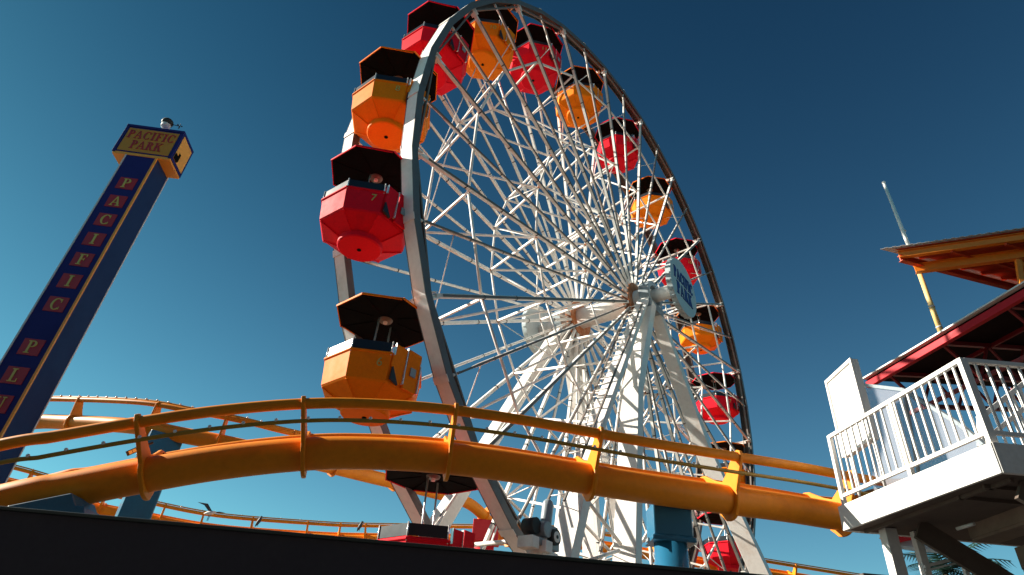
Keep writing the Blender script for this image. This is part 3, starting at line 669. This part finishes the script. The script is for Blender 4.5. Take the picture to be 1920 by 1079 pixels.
mb.box(b + V(((X1 - b.x) / 2, .02, DZ - .155)), V(((X1 - b.x) / 2, 0, 0)), V((0, .02, 0)), Z * .153)
mb.build('fascia', 'white2', bal, bevel=.006)
RH = .95
mb = MB()
def rail_run(p, q, skip_first=False):
    L = (q - p).length; d = (q - p).normalized()
    mb = MB(); mb.bar(p + Z * RH, q + Z * RH, .05, .05); mb.bar(p + Z * .13, q + Z * .13, .035, .045)
    for e in [0, L] + ([L * .47] if L < 3 else [2.1]): mb.bar(p + d * e, p + d * e + Z * (RH + .02), .055, .055, d)
    mb.build('railing_frame', 'white2', bal, bevel=.004)
    n = int(L / .118); mb = MB()
    for i in range(1, n): c = p + d * (L * i / n); mb.bar(c + Z * .13, c + Z * RH, .021, .021, d)
    return mb.build('balusters', 'white2', bal)
t0 = a + Z * DZ + V((.03, .03, 0)); t1 = b + Z * DZ + V((.03, -.03, 0))
rail_run(t0, t1); rail_run(t0 + V((.03, 0, 0)), V((X1, Y0 + .03, DZ))); 
mb = MB()
for y in (6.1, 6.5): mb.bar((4.95, y, DZ - .32), (X1, y, DZ - .32), .04, .04)
mb.bar((5.06, Y0 + .1, DZ - .32), (4.8, 8.1, DZ - .32), .04, .04)
mb.build('joist', 'soff', bal)
mb = MB(); mb.tube((5.35, 6.9, DZ - .46), (5.32, 7.15, DZ - .46), .02, 8); mb.tube((5.15, 7.6, DZ - .46), (5.35, 7.7, DZ - .44), .02, 8); mb.build('fixing_pipe', 'galv', bal)
# stairs going down under the deck
mb = MB(); st = V((5.35, 7.0, 3.72)); dn = V((.50, 0, -.30))
for i in range(9):
    c = st + dn * i + V((.55, .0, -.02)); c.y = 6.74; mb.box(c, V((.15, 0, 0)), V((0, .80, 0)), V((0, 0, .03))); mb.box(c + V((-.15, 0, .12)), V((.012, 0, 0)), V((0, .80, 0)), V((0, 0, .12)))
mb.build('stair_treads', 'tread', bal)
for yy in (5.9, 7.58):
    mb = MB(); p = V((5.15, yy, 3.78)); mb.bar(p, p + V((5.0, 0, -3.0)), .05, .26); mb.build('stringer', 'soff', bal)
mb = MB(); p = V((5.15, 7.62, 3.68)); mb.bar(p, p + V((5.0, 0, -3.0)), .03, .02); mb.build('stringer_edge', 'galv', bal)
# stair rail climbing up behind the balcony front
def rr_(p, q, hgt=.85, name='stair_railing'):
    p = V(p); q = V(q); d = q - p; mb = MB(); mb.bar(p + Z * hgt, q + Z * hgt, .045, .06); mb.bar(p + Z * (hgt - .26), q + Z * (hgt - .26), .04, .05); mb.bar(p, q, .05, .16)
    n = int(d.length / .13)
    for i in range(n + 1): c = p + d * (i / n); mb.bar(c, c + Z * hgt, .022, .022) if i % 6 else mb.bar(c, c + Z * (hgt + .03), .05, .05)
    return mb.build(name, 'white2', bal)
rr_((5.95, 7.0, 4.18), (8.6, 6.9, 6.1)); 
mb = MB(); mb.bar((5.75, 6.9, 4.6), (5.95, 7.0, 5.0), .06, .06); mb.build('newel_brace', 'white2', bal)
# columns under the balcony
for x, y, w in ((5.0, 7.95, .15), (5.35, 7.95, .09)):
    mb = MB(); mb.aabb(x - w / 2, x + w / 2, y - w / 2, y + w / 2, 0, DZ - .31); mb.build('post', 'white2', bal, bevel=.005)
mb = MB(); mb.bar((5.31, 7.9, 3.42), (5.82, 7.9, 3.57), .045, .035); mb.bar((5.31, 7.9, 3.37), (5.82, 7.9, 3.52), .03, .02); mb.bar((5.82, 7.9, 0), (5.82, 7.9, 3.62), .05, .05); mb.build('lower_rail', 'white2', bal)
# sign board standing at the balcony end
a_ = atd(1548, 712, 0) * 0
def onx(px, py, X): d = (fw + rt * ((px - 960) / 1161.4) - up * ((py - 539.5) / 1161.4)); return EYE + d * ((X - EYE.x) / d.x)
pA, pB = onx(1548, 712, 4.95), onx(1598, 677, 4.95); zt = (pA.z + pB.z) / 2
pb = empty('notice_board', (5.0, pA.y, 0), 'blank white boxed board standing at the left end of the balcony', 'board')
mb = MB(); mb.aabb(4.95, 5.04, pB.y, pA.y, 4.93, zt); mb.build('board', 'white2', pb, bevel=.008)
mb = MB()
mb.aabb(4.925, 4.951, pB.y - .0, pA.y, zt - .04, zt + .01); mb.aabb(4.925, 4.951, pB.y, pB.y + .035, 4.93, zt - .041); mb.aabb(4.925, 4.951, pA.y - .035, pA.y, 4.93, zt - .041); mb.build('frame', 'white2', pb)
mb = MB(); mb.tube((5.0, pA.y - .08, 4.14), (5.0, pA.y - .08, 4.93), .02, 8); mb.build('stand_pole', 'galv', pb)
mb = MB(); mb.tube((5.0, pB.y + .08, 4.14), (5.0, pB.y + .08, 4.93), .02, 8); mb.build('stand_pole', 'galv', pb)
# clear windscreen sheets
ws = empty('windscreen', (5.6, 7.5, 0), 'scratched translucent sheet panel behind the balcony railing', 'screen')
S_ = [onx(x, y, 5.75) for x, y in ((1618, 722), (1694, 731), (1800, 796), (1862, 850), (1850, 905), (1640, 935))]
MB().prism(S_, (.02, 0, 0)).build('sheet', 'screen', ws)
mb = MB()
for i in (0, 1, 2): mb.bar(S_[i], S_[i + 1], .04, .05)
mb.bar(onx(1695, 735, 5.74), onx(1725, 900, 5.74), .03, .04); mb.build('frame', 'mach', ws)

# ------------------------------------------------------------------ red pavilion roof behind the balcony
rf = empty('red_roof', (11, 11, 0), 'red steel pavilion roof with exposed trusses seen from below behind the balcony', 'roof')
ea, eb = V((8.37, 12.65, 8.5)), V((9.11, 8.69, 8.5)); ed = (eb - ea).normalized(); ea2 = ea - ed * 0; eb2 = eb + ed * 4.5
en = V((-ed.y, ed.x, 0));  en = en if en.x > 0 else -en
top = V((en.x, en.y, 0)).normalized()
sl_ = (top * 7 + Z * 1.0)
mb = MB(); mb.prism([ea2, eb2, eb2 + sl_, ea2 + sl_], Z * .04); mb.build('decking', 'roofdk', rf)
mb = MB(); mb.bar(ea2 - ed * .0 + Z * .03 - top * .05, eb2 + Z * .03 - top * .05, .12, .03); mb.build('eave_flashing', 'galv', rf)
mb = MB(); mb.bar(ea2 + Z * -.12, eb2 + Z * -.12, .10, .15); mb.build('eave_beam', 'roofred', rf, bevel=.01)
for i in range(6):
    o = ea2 + ed * (.5 + i * 1.5); o = o - Z * .05; e = o + sl_ * .95
    mb = MB(); mb.bar(o, e, .07, .09); d1 = o - Z * .15 + top * .3; lo = [o + sl_ * f - Z * (.75 + .02) for f in (.12, .95)]
    mb.bar(lo[0], lo[1], .08, .09); n = 6
    for j in range(n):
        f0 = .12 + .83 * j / n; f1 = .12 + .83 * (j + .5) / n; f2 = .12 + .83 * (j + 1) / n
        mb.bar(o + sl_ * f1, o + sl_ * f0 - Z * .75, .04, .05); mb.bar(o + sl_ * f1, o + sl_ * f2 - Z * .75, .04, .05)
    mb.bar(o + sl_ * .02, lo[0], .05, .06); mb.build('truss', 'tred2', rf)
mb = MB()
for f in (.2, .4, .6, .8): mb.bar(ea2 + sl_ * f - Z * .06, eb2 + sl_ * f - Z * .06, .05, .08)
mb.bar(ea2 + sl_ * .13 - Z * .8, eb2 + sl_ * .13 - Z * .8, .06, .08); mb.build('purlin', 'tred2', rf)
mb = MB()
for f in (.9,):
    for i in (.4, 7.5): c = ea2 + ed * i + sl_ * f; mb.aabb(c.x - .1, c.x + .1, c.y - .1, c.y + .1, 0, c.z - .8)
mb.build('post', 'roofred', rf)

# ------------------------------------------------------------------ orange upper canopy
oc = empty('orange_canopy', (11, 10, 0), 'orange steel canopy with corrugated white sheet top above the red roof', 'canopy')
oa = V((7.94, 10.32, 10.5)); o1 = (V((10.32, 9.26, 10.5)) - oa).normalized(); o2 = V((.976, .219, 0)).normalized()
mb = MB(); n = 90; Lc = 7.0; Wd = 4.5
for i in range(n):
    a0 = oa + o1 * (Lc * i / n); a1 = oa + o1 * (Lc * (i + 1) / n); zz = (.014 if i % 2 else 0)
    mb.prism([a0 + Z * zz, a1 + Z * zz, a1 + o2 * Wd + Z * zz, a0 + o2 * Wd + Z * zz], Z * .012)
mb.build('roof_sheet', 'galv', oc)
mb = MB(); mb.prism([oa + o1 * .2 + o2 * .12 - Z * .012, oa + o1 * Lc + o2 * .12 - Z * .012, oa + o1 * Lc + o2 * Wd - Z * .012, oa + o1 * .2 + o2 * Wd - Z * .012], Z * .008); mb.build('soffit', 'canred', oc)
def ib(mb, p, q, w, h_):
    mb.bar(p, q, w * .2, h_); mb.bar(p + Z * h_ / 2, q + Z * h_ / 2, w, .012); mb.bar(p - Z * h_ / 2, q - Z * h_ / 2, w, .012)
i0 = oa + o1 * .16 + o2 * .22
mb = MB(); ib(mb, i0 - Z * .13, i0 + o1 * 6.5 - Z * .13, .10, .16); mb.build('edge_beam', 'canor', oc)
mb = MB(); p = V((8.69, 10.47, 10.16)); ib(mb, p, p + o1 * 6.4, .12, .20); mb.build('main_beam', 'canor', oc)
mb = MB(); p = i0 - Z * .22; ib(mb, p, p + o2 * 4.2, .10, .14)
for i in range(1, 7): q = p + o1 * (i * .95); mb.bar(q, q + o2 * 4.2, .05, .08)
for i in range(1, 8): q = i0 - Z * .05 + o2 * (.55 * i); mb.bar(q, q + o1 * 6.4, .05, .07)
mb.build('cross_beam', 'canred', oc)
for p in (V((10.35, 9.73, 10.03)), V((10.35, 9.73, 10.03)) + o1 * 3.0):
    for d in (V((-.35, .1, -1.65)), V((.5, .1, -1.65))): MB().bar(p, p + d, .09, .09).build('v_strut', 'canor', oc)
# flag pole beside the canopy
def azr(px, py, r): d = (fw + rt * ((px - 960) / 1161.4) - up * ((py - 539.5) / 1161.4)); return EYE + d * (r / math.hypot(d.x, d.y))
pt = azr(1657, 343, 13.9); pf = azr(1765, 625, 13.9)
fp = empty('flag_pole', (pt.x, pt.y, 0), 'bare white pole rising past the tip of the orange canopy', 'pole')
mb = MB(); z0 = 8.66
mb.slot(1).tube((pf.x, pf.y, z0), (pf.x, pf.y, 10.2), .055, 12, .048); mb.slot(0).tube((pf.x, pf.y, 10.2), (pt.x, pt.y, pt.z),  .045, 12, .034); mb.ball((pt.x, pt.y, pt.z), .045, 6)
mb.build('shaft', ['white2', 'poley'], fp)
mb = MB()
for z in (8.8, 9.3, 10.5, 11.4): mb.tube((pf.x, pf.y, z), (pf.x, pf.y, z + .03), .062 if z < 10 else .042, 12)
mb.build('collar', 'galv', fp)

# ------------------------------------------------------------------ small building and palm under the balcony
kb = empty('snack_stand', (7.5, 11, 0), 'small stand with a red edged beige roof overhang under the balcony', 'building')
k0 = azr(1683, 1022, 11.0); 
mb = MB(); mb.prism([azr(1686, 1030, 10.95), azr(1812, 1044, 11.2), azr(1760, 985, 12.0), azr(1684, 1012, 11.6)], Z * .05); mb.build('roof_overhang', 'sface', kb)
mb = MB(); mb.bar(azr(1668, 1010, 10.9), azr(1745, 993, 11.2), .06, .16); mb.build('roof_edge', 'roofred', kb)
mb = MB(); mb.bar(azr(1655, 1012, 10.85) + Z * .05, azr(1683, 1030, 10.85), .04, .10); mb.build('edge_trim', 'track', kb)
mb = MB(); mb.aabb(7.0, 10.5, 12.2, 14.2, 0, 4.2); mb.build('wall', 'soff', kb)
pc = azr(1775, 1070, 15.5); pl = empty('palm_tree', (pc.x, pc.y, 0), 'palm tree with drooping fronds seen between the balcony posts', 'tree')
mb = MB(); mb.sweep([(pc.x, pc.y, 0), (pc.x + .1, pc.y, pc.z * .5), (pc.x, pc.y, pc.z - .1)], [.22, .17, .15], 12); mb.build('trunk', 'trunk', pl)
mb = MB(); random.seed(4)
for i in range(22):
    a = random.uniform(0, 2 * PI); e = random.uniform(-.3, 1.2); L = random.uniform(.8, 1.15); o = V((pc.x, pc.y, pc.z))
    prev = o; d = V((math.cos(a) * math.cos(e), math.sin(a) * math.cos(e), math.sin(e)))
    for s_ in range(8):
        d = (d + V((0, 0, -.10))).normalized(); nx = prev + d * (L / 8); mb.bar(prev, nx, .02, .015)
        sdv = d.cross(Z).normalized(); ll = .42 * math.sin(PI * (s_ + 1.2) / 9.5) + .08
        for q in (-1, 1):
            for w2 in (0, .5):
                b0 = prev + (nx - prev) * w2; tip = b0 + sdv * (q * ll) + d * ll * .6 - Z * (ll * .25)
                mb.add([b0, b0 + d * .035, tip], [(0, 1, 2)])
        prev = nx
mb.build('crown', 'palm', pl)

# ------------------------------------------------------------------ gulls
def gull_fly(c):
    o = empty('gull', tuple(c), 'white gull with raised dark wings landing on the distant coaster rail', 'bird', 'gulls on the distant coaster rail')
    body = MB(); body.sweep([c + V((-.25, 0, -.03)), c + V((-.12, 0, 0)), c + V((.05, 0, .02)), c + V((.17, 0, .06)), c + V((.24, 0, .07))], [.015, .07, .09, .055, .012], 10); body.build('body', 'gullw', o)
    for s, tipz, ex in ((-1, .40, -.62), (1, .10, .55)):
        w = MB(); root = c + V((0, 0, .05)); mid = c + V((ex * .45, s * .05, tipz * .85)); tip = c + V((ex, s * .08, tipz * .95))
        w.prism([root + V((-.06, 0, 0)), root + V((.08, 0, 0)), mid + V((.07, 0, .02)), tip, mid + V((-.05, 0, -.05))], V((.0, .02, .012))); w.build('wing', 'gullg', o)
    l = MB(); l.tube(c + V((-.02, 0, -.05)), c + V((-.04, 0, -.3)), .012, 5); l.tube(c + V((.03, 0, -.05)), c + V((.0, 0, -.3)), .012, 5); l.build('leg', 'black', o)
q = atd(394, 963, 25.8); gull_fly(q)
def gull_sit(c, label):
    o = empty('gull', tuple(c), label, 'bird', 'gulls on the distant coaster rail')
    b = MB(); b.sweep([c + V((-.10, 0, -.18)), c + V((-.05, 0, -.06)), c + V((0, 0, .06)), c + V((.03, 0, .17)), c + V((.05, 0, .24)), c + V((.13, 0, .23))], [.01, .06, .08, .055, .045, .008], 9); b.build('body', 'gullg', o)
    l = MB(); l.tube(c + V((0, 0, 0)), c + V((.0, 0, -.16)), .01, 5); l.build('leg', 'black', o)
gull_sit(atd(485, 980, 26.2), 'dark gull perched on the distant rail, right of the winged one')
gull_sit(atd(675, 989, 27.3), 'dark gull perched on the distant rail next to the low red gondola')
